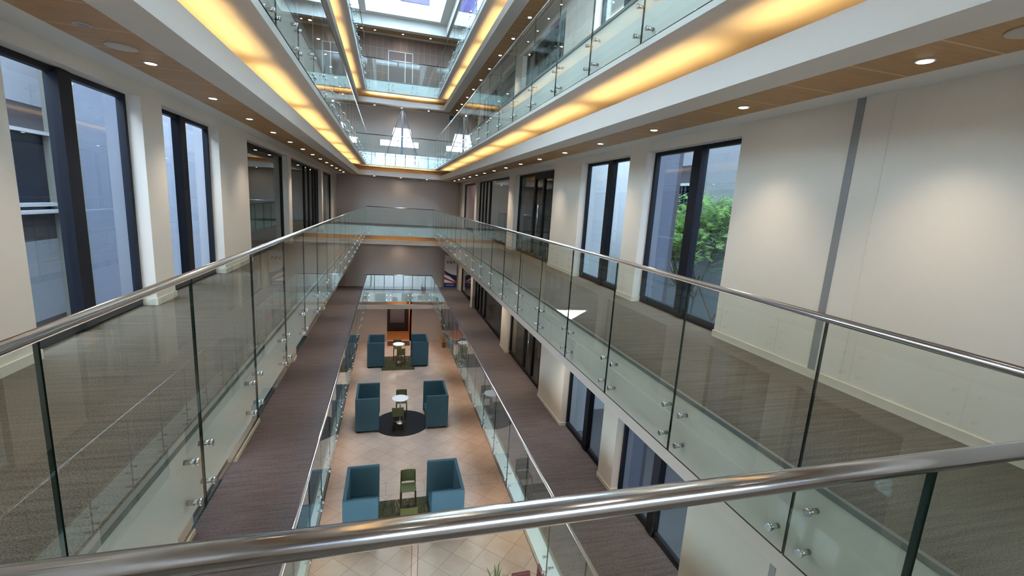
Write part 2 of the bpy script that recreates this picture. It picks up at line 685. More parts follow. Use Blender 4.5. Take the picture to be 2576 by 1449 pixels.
# shared meshes
def bolt_mesh():
    b = MB()
    b.cyl((0, -0.024, 0), (0, -0.0075, 0), 0.024, 0.024, 'steel', 20)
    b.cyl((0, -0.0075, 0), (0, 0.06, 0), 0.017, 0.017, 'steel', 16)
    return b.mesh('standoff_bolt', smooth=True)


BOLT = bolt_mesh()
_pm = {}


def panel_mesh(wd):
    k = round(wd, 3)
    if k not in _pm:
        b = MB()
        h = wd / 2 - 0.005
        t = 0.0075
        z0, z1 = GB, GT
        b.face([(-h, -t, z0), (h, -t, z0), (h, -t, z1), (-h, -t, z1)], 'glass')
        b.face([(-h, t, z0), (-h, -t, z0), (-h, -t, z1), (-h, t, z1)], 'edge')
        b.face([(h, -t, z0), (h, t, z0), (h, t, z1), (h, -t, z1)], 'edge')
        b.face([(-h, t, z0), (h, t, z0), (h, -t, z0), (-h, -t, z0)], 'edge')
        b.face([(-h, -t, z1), (h, -t, z1), (h, t, z1), (-h, t, z1)], 'edge')
        _pm[k] = b.mesh('glass_panel')
    return _pm[k]


def balustrade(l, side):
    z = Z(l)
    if side == 'left':
        loc, rz, L = (XL, Y0, z), PI / 2, Y1 - Y0
        js = [Y0 + 0.02] + [1.82 + 1.245 * k for k in range(19)] + [Y1 - 0.02]
        js = [j - Y0 for j in js]
    elif side == 'right':
        loc, rz, L = (XR, Y1, z), -PI / 2, Y1 - Y0
        js = [Y0 + 0.02] + [1.93 + 1.245 * k for k in range(19)] + [Y1 - 0.02]
        js = sorted(Y1 - j for j in js)
    elif side == 'far':
        loc, rz, L = (XL, Y1, z), 0.0, XR - XL
        js = [L * k / 3 for k in range(4)]
    else:
        loc, rz, L = (XR, Y0, z), PI, XR - XL
        js = [L * k / 3 for k in range(4)]
    e = empty('glass_balustrade', loc, balustrade_label(l, side), 'balustrade', rz, 'glass balustrades round the void')
    r = MB()
    ins = 0.026 if side in ('left', 'right') else -0.025
    r.cyl((ins, 0, 1.0), (L - ins, 0, 1.0), 0.0225, 0.0225, 'steel', 32)
    r.build('handrail', e, smooth=True)['label'] = 'round brushed steel handrail'
    for i in range(len(js) - 1):
        wd = js[i + 1] - js[i]
        p = inst(panel_mesh(wd), 'glass_panel', e, ((js[i] + js[i + 1]) / 2, 0, 0))
        if l == -1 and side == 'far':
            p.rotation_euler = (math.radians(-1.5), 0, 0)   # leaned back on purpose to mirror the bright entrance
        bx = wd / 2 - 0.115
        if bx < 0.12:
            bx = wd / 4
        for sx in (-1, 1):
            for zz in (-0.16, -0.44):
                inst(BOLT, 'standoff_bolt', p, (sx * bx, 0, zz))
    return e


def level_shell(l):
    z = Z(l)
    # floor slab with carpet, white edge
    b = MB()
    b.ring(0.06, WK + TH, z + SLABB, z, 'white', top=('carpet2' if l == -1 else 'carpet'), bottom='white')
    struct(b.build('floor'))
    n = MB()
    n.ring(0.045, 0.075, z - 0.035, z + 0.004, 'nosing')
    struct(n.build('trim_1'))


def level_ceiling(l, lip_h=None):
    z = Z(l)
    c = MB()
    lt = lip_h or LIPTOP
    c.ring(0.45, 0.48, z + CEIL, z + lt, 'white')
    c.ring(0.48, 0.80, z + CEIL, z + CEIL + 0.03, 'white')
    c.ring(0.80, 1.375, z + CEIL, z + CEIL + 0.03, 'brownceil')
    c.ring(1.375, WK, z + CEIL, z + CEIL + 0.03, 'white')
    struct(c.build('ceiling'))


def area(name, loc, sx, sy, energy, color, rot, parent=None, spread=None):
    d = bpy.data.lights.new(name, 'AREA')
    d.shape = 'RECTANGLE'
    d.size, d.size_y = sx, sy
    d.energy = energy
    d.color = color
    if spread:
        d.spread = spread
    o = bpy.data.objects.new(name, d)
    COL.objects.link(o)
    o.location = loc
    o.rotation_euler = rot
    if parent:
        o.parent = parent
    return o


def cove_lights(l):
    """amber tubes lying behind the lip, shining up on the soffit"""
    z = Z(l) + LIPTOP - 0.10
    d = 0.56
    n = 8 if l in (0, 1) else 2
    for sx, sg in ((XL - d, -1), (XR + d, 1)):
        for k in range(n):
            y = Y0 + (k + 0.5) * (Y1 - Y0) / n
            area('cove_tube_light', (sx, y, z), 0.05, 2.75 if n > 2 else 12.0, COVE_W * 8 / n * 1.25 * (0.5 if l == -2 else 1.0), AMBER, (PI, 0.0, 0), spread=math.radians(132))
    for k in range(2):
        x = XL + (k + 0.5) * (XR - XL) / 2
        area('cove_tube_light', (x, Y1 + d, z), 1.5, 0.05, COVE_W * (3.0 if l > -2 else 0.5), AMBER, (PI, 0, 0), spread=math.radians(140))


def dl_mesh(mat):
    b = MB()
    b.lathe([(0.062, 0.0), (0.062, -0.006), (0.045, -0.008), (0.045, 0.0)], 'trimring', 20)
    a = b.mesh('downlight', smooth=True)
    c = MB()
    c.cyl((0, 0, -0.004), (0, 0, -0.0095), 0.044, 0.044, mat, 20)
    return a, c.mesh('lens')


DLM, DLL = dl_mesh('lens')
_, DLD = dl_mesh('dimlens')


def downlight(x, y, z, label, group, on=True, watts=None, beam=92):
    o = inst(DLM, 'downlight', None, (x, y, z))
    tag(o, label, 'downlight', group)
    inst(DLL if on else DLD, 'lens', o, (0, 0, 0))
    if on:
        if watts == 0:
            return o
        d = bpy.data.lights.new('downlight_lamp', 'SPOT')
        d.energy = watts or SPOT_W
        d.color = WARM
        d.spot_size = math.radians(beam)
        d.spot_blend = 1.0
        d.shadow_soft_size = 0.05
        q = bpy.data.objects.new('downlight_lamp', d)
        COL.objects.link(q)
        q.location = (x, y, z - 0.03)
    return o


def lampw(l, k):
    # the nearest fixtures each carry a lamp; further off every second one carries the light of two
    if l == 0 and k < 6:
        return SPOT_W
    return SPOT_W * 2 if k % 2 == 0 else 0


for l in (-1, 0, 1, 2):
    level_shell(l)
for l in (-2, -1, 0, 1):
    level_ceiling(l)
level_ceiling(2, 3.25)
for l in (-2, -1, 0, 1, 2):
    for sd in ('left', 'right'):
        side_wall(l, sd)
        for (a, c, k) in (OPEN_R if sd == 'right' else OPEN_L):
            window(l, sd, a, c, k)
for l in (-1, 0, 1, 2):
    for sd in ('left', 'right', 'far'):
        balustrade(l, sd)
balustrade(0, 'near')

# far end walls
XA, XB = WXL - TH, WXR + TH
b = MB()
b.box(XA, XB, WYF, WYF + TH, Z(-1), Z(-1) + FH + SLABB, 'endwall')
struct(b.build('wall_far'))
b = MB()
b.box(XA, XB, WYF, WYF + TH, 0, FH + SLABB, 'endwall')
struct(b.build('wall_far'))
# third floor end wall with its window
b = MB()
z = FH
zt = z + FH + SLABB
def pris(pts):
    n = len(pts)
    k = len(b.v)
    b.v += [(x, WYF, q) for x, q in pts] + [(x, WYF + TH, q) for x, q in pts]
    b.f.append(tuple(k + i for i in range(n)))
    b.f.append(tuple(k + n + i for i in reversed(range(n))))
    b.m += [b.mi('endwall')] * 2
    for i in range(n):
        j = (i + 1) % n
        b.f.append((k + j, k + i, k + n + i, k + n + j))
        b.m.append(b.mi('endwall'))


pris([(XA, z), (-0.5, z), (-0.5, z + 1.0), (0.09, z + 1.0), (0.24, z + 1.7), (0.24, zt), (XA, zt)])
pris([(1.62, z), (XB, z), (XB, zt), (1.13, zt), (1.13, z + 1.7), (1.3, z + 1.0), (1.62, z + 1.0)])
pris([(-0.5, z), (1.62, z), (1.62, z + 0.64), (-0.5, z + 0.64)])
pris([(0.24, z + 1.7), (1.13, z + 1.7), (1.13, zt), (0.24, zt)])
struct(b.build('wall_far'))
fr = MB()
fr.box(-0.5, 1.62, WYF + 0.1, WYF + 0.16, z + 0.98, z + 1.02, 'paleblue')
fr.box(-0.5, 1.62, WYF + 0.1, WYF + 0.16, z + 0.64, z + 0.69, 'paleblue')
fr.box(0.44, 0.48, WYF + 0.1, WYF + 0.16, z + 0.5, z + 1.7, 'paleblue')
for k in range(5):
    fr.box(0.15, 0.62, WYF + 0.12, WYF + 0.14, z + 1.08 + k * 0.1, z + 1.09 + k * 0.1, 'paleblue')
struct(fr.build('window_90'))
# top floor end wall: walnut panels with a double door
b = MB()
z = Z(2)
b.box(XA, XB, WYF, WYF + TH, z, z + FH, 'woodwall')
struct(b.build('wall_far'))
d = MB()
d.box(-0.09, 1.2, WYF - 0.03, WYF, z, z + 1.93, 'doorwood')
dr = struct(d.build('door_91'))
d = MB()
for x0, x1, z0, z1 in ((-0.12, -0.08, 0, 1.95), (1.18, 1.22, 0, 1.95), (0.775, 0.825, 0, 1.92), (-0.12, 1.22, 1.92, 1.96)):
    d.box(x0, x1, WYF - 0.045, WYF - 0.002, z + z0, z + z1, 'base')
d.build('door_frame', dr)
# near end walls (behind the camera): glazed on the ground and third floors, solid between
for l in (-2, -1, 0, 1, 2):
    z = Z(l)
    b = MB()
    zt = z + FH + (SLABB if l < 2 else 0.0)
    if l == 0:
        b.box(XA, WXL + 0.3, WYN - TH, WYN, z, zt, 'wall')
        b.box(WXR - 0.3, XB, WYN - TH, WYN, z, zt, 'wall')
        b.box(WXL + 0.3, WXR - 0.3, WYN - TH, WYN, z, z + 1.22, 'wall')
        b.box(WXL + 0.3, WXR - 0.3, WYN - TH, WYN, z + 1.72, zt, 'wall')
    elif l in (-1, 2):
        b.box(XA, XB, WYN - TH, WYN, z, zt, 'wall')
    else:
        b.box(XA, WXL + 0.3, WYN - TH, WYN, z, zt, 'wall')
        b.box(WXR - 0.3, XB, WYN - TH, WYN, z, zt, 'wall')
        b.box(WXL + 0.3, WXR - 0.3, WYN - TH, WYN, z + CEIL - 0.1, zt, 'wall')
    struct(b.build('wall_near'))
    if l not in (-1, 2):
        f = MB()
        a0, a1 = WXL + 0.3, WXR - 0.3
        q0, q1 = (1.22, 1.72) if l == 0 else (0.0, CEIL - 0.1)
        nn = 6
        for k in range(nn + 1):
            x = a0 + (a1 - a0) * k / nn
            f.box(x - 0.04, x + 0.04, WYN - 0.16, WYN - 0.06, z + q0, z + q1, 'frame')
        f.box(a0, a1, WYN - 0.16, WYN - 0.06, z + q0, z + q0 + 0.06, 'frame')
        f.box(a0, a1, WYN - 0.16, WYN - 0.06, z + q1 - 0.06, z + q1, 'frame')
        ff = struct(f.build('window_%d' % (95 + l)))
        p = MB()
        p.face([(a0, WYN - 0.11, z + q0), (a1, WYN - 0.11, z + q0), (a1, WYN - 0.11, z + q1), (a0, WYN - 0.11, z + q1)], 'pane')
        p.build('pane', ff)

# ground floor
GZ = Z(-2)
b = MB()
b.box(XA - 0.0, XB, WYN - 0.2, 28.75, GZ - 0.2, GZ, 'stone')
struct(b.build('floor'))
b = MB()
yw = 28.6
dx0, dx1 = -0.03, 1.385
zt = GZ + FH + SLABB
GTOP = zt
b.box(XA, dx0, yw, yw + 0.2, GZ, zt, 'endwall')
b.box(dx1, XB, yw, yw + 0.2, GZ, zt, 'endwall')
b.box(dx0, dx1, yw, yw + 0.2, GZ + 2.9, zt, 'endwall')
struct(b.build('wall_far'))
b = MB()   # lobby niche lined with oak behind the opening
b.box(dx0 - 0.02, dx1 + 0.02, yw + 0.2, 32.2, GZ - 0.1, GZ, 'wood')
b.box(dx0 - 0.1, dx0, yw + 0.2, 32.2, GZ, zt, 'wood')
b.box(dx1, dx1 + 0.1, yw + 0.0, 32.2, GZ, zt, 'wood')
b.box(dx0 - 0.1, dx1 + 0.1, 32.1, 32.3, GZ, zt, 'darkdoor')
b.box(dx0 - 0.1, dx1 + 0.1, yw + 0.2, 32.2, zt - 0.1, zt, 'wood')
struct(b.build('wall_lobby'))
d = MB()
d.box(dx0, dx1, 30.85, 30.92, GZ, GZ + 3.1, 'darkdoor')
d.box(dx0, 1.3, 30.83, 30.9, GZ + 1.75, GZ + 3.1, 'wood')
dd = struct(d.build('door_92'))
p = MB()
p.box(0.17, 1.12, 30.81, 30.85, GZ + 0.62, GZ + 1.62, 'screen')
p.build('pane', dd)
# ground floor wall returns between end walls
b = MB()
for xx in (WXL - TH, WXR):
    b.box(xx, xx + TH, WYF + TH, yw + 0.2, GZ, zt, 'wall')
struct(b.build('wall_return'))
b = MB()
b.box(XA, XB, WYF + 0.0, yw + 0.2, zt - 0.1, zt, 'white')
struct(b.build('ceiling'))

# roof: soffit and lantern over the void, glazed on top
b = MB()
z = Z(2) + FH + SLABB + 0.02
b.ring(0.06, WK + TH, z, z + 0.5, 'white')
b.ring(0.06, 0.3, z + 0.5, 12.6, 'white')
b.box(XL - 0.3, XR + 0.3, Y0 - 0.3, 8.9, 12.6, 12.75, 'white')  # unseen solid bay, closed to keep sky reflections off the end glass
struct(b.build('ceiling'))
f = MB()
for k in range(13):
    y = 8.9 + (Y1 - 8.9) * k / 12
    f.box(XL - 0.1, XR + 0.1, y - 0.05, y + 0.05, 12.6, 12.75, 'white')
for x in (XL - 0.06, 0.64, XR + 0.06):
    f.box(x - 0.05, x + 0.05, 8.9, Y1, 12.62, 12.74, 'white')
rf = struct(f.build('window_93'))
p = MB()
p.box(XL - 0.1, XR + 0.1, 8.95, Y1 + 0.1, 12.66, 12.68, 'pane')
p.build('pane', rf)
f = MB()
f.box(0.46, 1.93, Y1 + 0.02, Y1 + 0.07, 11.42, 12.4, 'purple')
struct(f.build('window_94'))

# office rooms behind the glazed fronts
for l in (-2, -1, 0, 1, 2):
    z = Z(l)
    for s, xf in ((1, WXR), (-1, WXL)):
        x0, x1 = xf + s * TH, xf + s * (2.3 if l == 2 else (0.9 if l == 1 and s > 0 else 4.6))  # upper rooms cut shallow so sunlight clears them
        ht = FH - 0.1
        ya = 10.95 if s > 0 else 10.5
        b = MB()
        b.box(x1, x1 + s * 0.1, ya, 27.7, z - 0.1, z + ht, 'office')
        b.box(x0, x1, ya - 0.1, ya, z - 0.1, z + ht, 'office')
        b.box(x0, x1, 27.6, 27.7, z - 0.1, z + ht, 'office')
        b.box(x0, x1, 15.4, 15.5, z, z + ht, 'office')
        b.box(x0, x1, ya, 27.6, z - 0.1, z, 'officefloor')
        b.box(x0, x1, ya, 27.6, z + ht - 0.1, z + ht, 'office')
        struct(b.build('wall_%s' % ('right' if s > 0 else 'left')))

# cove tubes and downlights
for l in (-1, 0, 1):
    cove_lights(l)
cove_lights(-2)
def in_frame(x, y, z):
    q = M @ Vector((x, y, z - CAM_Z))
    if q.z <= 0.05:
        return False
    return abs(q.x / q.z * F_PX) < 1288 and abs(q.y / q.z * F_PX) < 724.5


def row_label(side, l, pts, k):
    seen = [i for i, p in enumerate(pts) if in_frame(*p)]
    if k in seen:
        return 'round downlight in the %s ceiling of the %s, %s in its row' % (side, LV[l], ORD[seen.index(k)])
    out = [i for i in range(len(pts)) if i not in seen]
    return 'round downlight in the %s ceiling of the %s, outside the photo, %s' % (side, LV[l], ORD[out.index(k)].replace('nearest', 'first'))


for l in (-1, 0, 1, 2):
    zc = Z(l) + CEIL
    RL = [(-2.25, 2.21 + 1.63 * k, zc) for k in range(15)]
    RR = [(3.54, 2.475 + 1.664 * k, zc) for k in range(15)]
    for k in range(15):
        y = 2.21 + 1.63 * k
        downlight(-2.25, y, zc, row_label('left', l, RL, k), 'downlights in the walkway ceilings', watts=lampw(l, k))
    for k in range(15):
        y = 2.475 + 1.664 * k
        downlight(3.54, y, zc, row_label('right', l, RR, k), 'downlights in the walkway ceilings', watts=lampw(l, k))
    for x, wd in ((-0.8, 'left'), (0.64, 'middle'), (2.1, 'right')):
        downlight(x, 26.92, zc, 'round downlight over the far end walkway of the %s, %s of three' % (LV[l], wd), 'downlights in the walkway ceilings', watts=(8.0 if wd == 'middle' else 0), beam=172)
for k in range(6):
    for x, wd in ((-2.25, 'left'), (3.54, 'right')):
        downlight(x, 3 + 4.2 * k, GZ + CEIL, 'round downlight in the %s ceiling of the ground floor, %s in its row' % (wd, ORD[k]), 'downlights in the walkway ceilings', watts=SPOT_W * 1.6)
for k in range(3):  # unseen fixtures, added to lighten the dim end wall and floor band
    downlight(-1.2 + 1.85 * k, 26.9, GZ + CEIL, 'unseen added downlight over the far end of the ground floor, %s from the left' % ORD[k].replace('nearest', 'first'), 'downlights in the walkway ceilings', watts=26.0, beam=130)
for k in range(3):  # unseen fixtures, added to brighten the near wall, floor and rails
    downlight(-1.2 + 1.85 * k, -0.45, CEIL, 'unseen added downlight over the walkway behind the camera, %s from the left' % ORD[k].replace('nearest', 'first'), 'downlights in the walkway ceilings', watts=SPOT_W * 0.8)
downlight(-2.25, 4.44, CEIL, 'unlit dull downlight in the left ceiling at eye level', 'downlights in the walkway ceilings', on=False)


def disc(x, y, z, label):
    b = MB()
    b.lathe([(0.12, 0), (0.12, -0.008), (0.1, -0.014), (0.0, -0.016)], 'trimring', 28)
    o = b.build('ceiling_speaker', None, (x, y, z), smooth=True)
    return tag(o, label, 'ceiling speaker', 'flush ceiling speakers')


disc(-2.25, 4.965, CEIL, 'flush round ceiling speaker in the left timber ceiling near the first big window')
disc(3.49, 1.90, CEIL, 'flush round ceiling speaker in the right timber ceiling at the photo edge')

# grey joint cover and bead on the right wall
for l in (-1, 0):
    b = MB()
    z = Z(l)
    b.box(WXR - 0.008, WXR, 3.31, 3.385, z + 0.085, z + CEIL, 'greystrip')
    struct(b.build('trim_2'))
    b = MB()
    b.box(WXR - 0.004, WXR, 3.045, 3.055, z + 0.085, z + CEIL, 'base')
    struct(b.build('trim_3'))

# ------------------------------------------------------------------ exterior courtyards
b = MB()
for s, xw in ((1, 7.0), (-1, -6.0)):
    top = 5.2  # height shaped so its edge trims the sun patch indoors
    ya, yb = -6, (10.9 if s > 0 else 10.4)
    ra, rb = (9.62, 10.9) if s > 0 else (-6, 10.4)      # stretch with ribbon windows
    th = s * 0.4
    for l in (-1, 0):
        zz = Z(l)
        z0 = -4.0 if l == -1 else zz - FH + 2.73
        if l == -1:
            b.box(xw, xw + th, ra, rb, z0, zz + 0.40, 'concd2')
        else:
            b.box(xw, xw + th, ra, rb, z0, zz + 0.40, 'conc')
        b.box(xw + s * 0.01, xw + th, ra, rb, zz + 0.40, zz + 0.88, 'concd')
        b.box(xw - s * 0.12, xw + th, ra, rb, zz + 0.88, zz + 0.94, 'ledge')
        b.box(xw - s * 0.06, xw + th, ra, rb, zz + 1.0, zz + 1.06, 'ledge')
        b.box(xw + s * 0.05, xw + th, ra, rb, zz + 0.94, zz + 2.25, 'ribbon')
        b.box(xw - s * 0.06, xw + th, ra, rb, zz + 2.25, zz + 2.31, 'ledge')
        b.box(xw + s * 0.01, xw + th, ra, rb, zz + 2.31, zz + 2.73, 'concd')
        for k in range(1, 9):
            yy = ra + (rb - ra) * k / 9
            b.box(xw, xw + th, yy - 0.04, yy + 0.04, zz + 1.06, zz + 2.25, 'ribbon')
    b.box(xw, xw + th, ra, rb, 2.73, top, 'conc')
    if s > 0:
        b.box(xw, xw + th, ya, ra, -1.3, top, 'conc')
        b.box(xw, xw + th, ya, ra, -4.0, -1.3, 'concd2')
        b.box(xw, xw + th, ya, 9.3, top, 7.6, 'conc')  # unseen upper stretch, added to block sun from the nearest right window
ext = b.build('opposite_building')
tag(ext, 'pale rendered building with dark ribbon windows outside the big windows', 'building')
struct(ext)
b = MB()
b.box(WXR + TH, 30, -30, 60, -4.2, -4.0, 'paving')
b.box(-30, WXL - TH, -30, 60, -4.2, -4.0, 'paving')
b.box(-30, 30, -70, WYN - TH, GZ - 0.3, GZ - 0.1, 'forecourt')
struct(b.build('ground_outside'))
b = MB()
b.box(4.36, 4.98, 7.1, 7.3, -4, 11, 'concd')
b.box(4.36, 7.4, -3.3, -3.0, -4, 9.5, 'conc')  # unseen courtyard end, added to block low sky light
b.box(4.36, 4.83, 7.0, 7.1, -4, 11, 'fin')
b.box(4.36, 5.1, 9.75, 9.95, -4, 5.5, 'fin')
b.box(4.36, 4.85, 9.65, 9.75, -4, 5.5, 'ledge')
b.box(4.36, 8.8, 10.75, 10.84, -4, 5.5, 'ledge')  # painted white for the brightness beyond; top shaped to trim the sun patch
struct(b.build('wall_right_outside'))
b = MB()
b.box(-3.68, -3.07, 6.95, 7.15, -4, 11, 'fin')
b.box(-6.4, -3.07, -3.3, -3.0, -4, 9.5, 'conc')  # unseen closing wall, added to hold back horizon light
b.box(-3.95, -3.07, 9.5, 9.7, -4, 11, 'conc')
struct(b.build('wall_left_outside'))

# tree in the right courtyard
tree = empty('courtyard_tree', (6.5, 8.35, -4.0), 'slender green feathery tree outside the nearest right window', 'tree')
tb = MB()
tips = []


def grow(p, d, ln, r, dep):
    q = p + d * ln
    if abs(q.x) > 1.0 or abs(q.y) > 1.15 or q.z > 6.7:
        d = (d + Vector((-q.x, -q.y, -0.8)) * 0.5).normalized()
        q = p + d * ln * 0.6
    tb.cyl(p, q, r, r * 0.7, 'bark', 6, caps=False)
    if dep < 4:
        tips.append((q, d))
    if dep == 0:
        return
    for k in range(3 if dep > 3 else 2):
        dd = (d + Vector((random.uniform(-.8, .8), random.uniform(-.8, .8), random.uniform(-.25, .35)))).normalized()
        grow(q, dd, ln * random.uniform(0.62, 0.82), r * 0.66, dep - 1)


tb.cyl((0, 0, 0), (0.02, 0.05, 2.6), 0.045, 0.035, 'bark', 8, caps=False)
for dx, dy, z0 in ((0.14, 0.30, 2.5), (-0.12, -0.22, 2.55), (0.2, -0.42, 2.2), (-0.1, 0.12, 2.6), (0.0, 0.5, 1.9)):
    grow(Vector((0.01, 0.03, z0)), Vector((dx, dy, 1)).normalized(), 1.25, 0.026, 5)
tb.build('trunk', tree, smooth=True)
lb = MB()
for q, d in tips:
    if random.random() < (0.62 if q.z < 4.6 else 0.4):
        continue
    for k in range(7):
        c = q + Vector((random.gauss(0, .15), random.gauss(0, .15), random.gauss(0, .09)))
        ax = Vector((random.uniform(-1, 1), random.uniform(-1, 1), random.uniform(-.5, .2))).normalized()
        sd = ax.cross(Vector((0, 0, 1))).normalized() * 0.016
        for j in range(4):
            c2 = c + ax * (0.05 * j)
            for sg in (-1, 1):
                e2 = c2 + (ax * 0.5 + sd.normalized() * sg).normalized() * 0.075
                lb.face([c2 - ax * .014, c2 + ax * .014, e2], 'leaf')
lb.build('foliage', tree)['kind'] = 'stuff'

# ------------------------------------------------------------------ ground floor furniture
def make_sofa(label):
    L, D, H = 1.6, 0.88, 1.4
    e = empty('booth_sofa', (0, 0, 0), label, 'sofa', 0, 'high-backed blue booth sofas')
    b = MB()
    t = 0.09
    # U-shaped upholstered screen, open towards local +X
    z0 = 0.07
    o = [(-D / 2, -L / 2), (D / 2, -L / 2), (D / 2, -L / 2 + t), (-D / 2 + t, -L / 2 + t), (-D / 2 + t, L / 2 - t), (D / 2, L / 2 - t), (D / 2, L / 2), (-D / 2, L / 2)]
    k = len(b.v)
    b.v += [(x, y, z0) for x, y in o] + [(x, y, H) for x, y in o]
    for i in range(8):
        j = (i + 1) % 8
        b.f.append((k + i, k + j, k + 8 + j, k + 8 + i))
        b.m.append(b.mi('sofa'))
    b.f.append(tuple(k + i for i in reversed(range(8))))
    b.m.append(b.mi('sofa'))
    b.f.append(tuple(k + 8 + i for i in range(8)))
    b.m.append(b.mi('sofa'))
    b.build('screen', e, bevel=0.018)
    b = MB()
    b.box(-D / 2 + t, D / 2 - 0.05, -L / 2 + t, L / 2 - t, 0.07, 0.34, 'sofa')
    b.build('seat_base', e, bevel=0.012)
    for sy in (-1, 1):
        b = MB()
        ya = sy * 0.004
        yb = sy * (L / 2 - t - 0.004)
        b.box(-D / 2 + t + 0.01, D / 2 - 0.03, ya, yb, 0.34, 0.46, 'sofa')
        b.build('seat_cushion', e, bevel=0.025)
    for sx in (-1, 1):
        for sy in (-1, 1):
            b = MB()
            b.cyl((sx * (D / 2 - 0.1), sy * (L / 2 - 0.1), 0), (sx * (D / 2 - 0.1), sy * (L / 2 - 0.1), 0.07), 0.025, 0.03, 'sofafoot', 10)
            b.build('foot', e)
    return e


sof = make_sofa('blue high-backed booth sofa left of the leaf rug nearest the camera')
sof.location = (-0.62, 11.58, GZ + 0.0135)
SG = 'high-backed blue booth sofas'
dup(sof, (1.62, 11.54, GZ + 0.0135), PI, 'blue high-backed booth sofa right of the leaf rug nearest the camera', SG)
dup(sof, (-0.72, 17.67, GZ + 0.0135), 0, 'blue high-backed booth sofa left of the round black rug', SG)
dup(sof, (1.95, 17.62, GZ + 0.0135), PI, 'blue high-backed booth sofa right of the round black rug', SG)
dup(sof, (-0.59, 24.65, GZ + 0.0135), 0, 'blue high-backed booth sofa left of the farthest rug by the doorway', SG)
dup(sof, (1.74, 24.62, GZ + 0.0135), PI, 'blue high-backed booth sofa right of the farthest rug by the doorway', SG)


def make_chair(label):
    e = empty('counter_chair', (0, 0, 0), label, 'chair', 0, 'olive counter chairs')
    wv, dp, sh, H = 0.44, 0.42, 0.68, 1.06
    b = MB()
    b.box(-wv / 2, wv / 2, -dp / 2, dp / 2, sh - 0.03, sh, 'olive')
    b.build('seat', e, bevel=0.012)
    b = MB()   # gently curved backrest at local -Y
    n = 8
    for i in range(n):
        a0, a1 = -1 + 2 * i / n, -1 + 2 * (i + 1) / n
        f = lambda a: -dp / 2 - 0.015 - 0.03 * (1 - a * a)
        x0, x1 = a0 * wv / 2, a1 * wv / 2
        for dy, rv in ((0, False), (-0.018, True)):
            q = [(x0, f(a0) + dy, sh + 0.03), (x1, f(a1) + dy, sh + 0.03), (x1, f(a1) + dy - 0.04, H), (x0, f(a0) + dy - 0.04, H)]
            b.face(q if rv else q[::-1], 'olive')
        b.face([(x0, f(a0) - 0.04, H), (x0, f(a0) - 0.058, H), (x1, f(a1) - 0.058, H), (x1, f(a1) - 0.04, H)], 'olive')
        b.face([(x0, f(a0), sh + .03), (x1, f(a1), sh + .03), (x1, f(a1) - 0.018, sh + .03), (x0, f(a0) - 0.018, sh + .03)], 'olive')
    b.build('backrest', e)
    for sx in (-1, 1):
        for sy in (-1, 1):
            b = MB()
            x0, y0 = sx * (wv / 2 - 0.02), sy * (dp / 2 - 0.02)
            top = sh - 0.03 if sy > 0 else H - 0.05
            b.cyl((x0 + sx * 0.02, y0 + sy * 0.03, 0), (x0, y0 - (0.05 if sy < 0 else 0), top), 0.017, 0.02, 'oliveleg', 8)
            b.build('leg', e)
    b = MB()
    b.cyl((-wv / 2 + 0.02, dp / 2 - 0.02, 0.25), (wv / 2 - 0.02, dp / 2 - 0.02, 0.25), 0.012, 0.012, 'oliveleg', 8)
    b.build('footrest', e)
    return e


def make_table(label):
    e = empty('bar_table', (0, 0, 0), label, 'table', 0, 'round white bar tables')
    b = MB()
    b.lathe([(0.30, 1.035), (0.325, 1.045), (0.325, 1.06), (0.31, 1.066)], 'tabletop', 40)
    b.build('tabletop', e, smooth=True)['label'] = 'round white top'
    b = MB()
    b.cyl((0, 0, 0.03), (0, 0, 1.04), 0.03, 0.03, 'chrome', 16)
    b.build('column', e, smooth=True)
    b = MB()
    b.lathe([(0.22, 0.012), (0.22, 0.02), (0.12, 0.032), (0.05, 0.06), (0.03, 0.1)], 'chrome', 32)
    b.build('base', e, smooth=True)['label'] = 'polished chrome base'
    return e


CG = 'olive counter chairs'
ch = make_chair('olive counter chair standing alone at the far end of the nearest leaf rug')
ch.location = (0.64, 12.20, GZ + 0.0135)
ch.rotation_euler = (0, 0, PI)
dup(ch, (0.6, 11.02, GZ + 0.0135), 0, 'olive counter chair just above the front handrail, on the nearest leaf rug', CG)
dup(ch, (0.42, 16.98, GZ + 0.0135), 0, 'olive counter chair on the near side of the table on the black rug', CG)
dup(ch, (0.6, 18.12, GZ + 0.0135), PI, 'olive counter chair behind the table on the black rug', CG)
dup(ch, (0.72, 24.12, GZ + 0.0135), 0, 'olive counter chair on the near side of the farthest white table', CG)
dup(ch, (0.56, 25.2, GZ + 0.0135), PI, 'olive counter chair behind the farthest white table', CG)
tbl = make_table('round white bar table on the round black rug')
tbl.location = (0.53, 17.56, GZ + 0.0135)
dup(tbl, (0.61, 24.66, GZ + 0.0135), 0, 'round white bar table on the farthest leaf rug', 'round white bar tables')


def rug(pts, mat, label, name='rug'):
    b = MB()
    n = len(pts)
    b.v += [(x, y, GZ) for x, y in pts] + [(x, y, GZ + 0.012) for x, y in pts]
    b.f.append(tuple(n + i for i in range(n)))
    b.m.append(b.mi(mat))
    for i in range(n):
        j = (i + 1) % n
        b.f.append((i, j, n + j, n + i))
        b.m.append(b.mi(mat))
    return tag(b.build(name), label, 'rug')


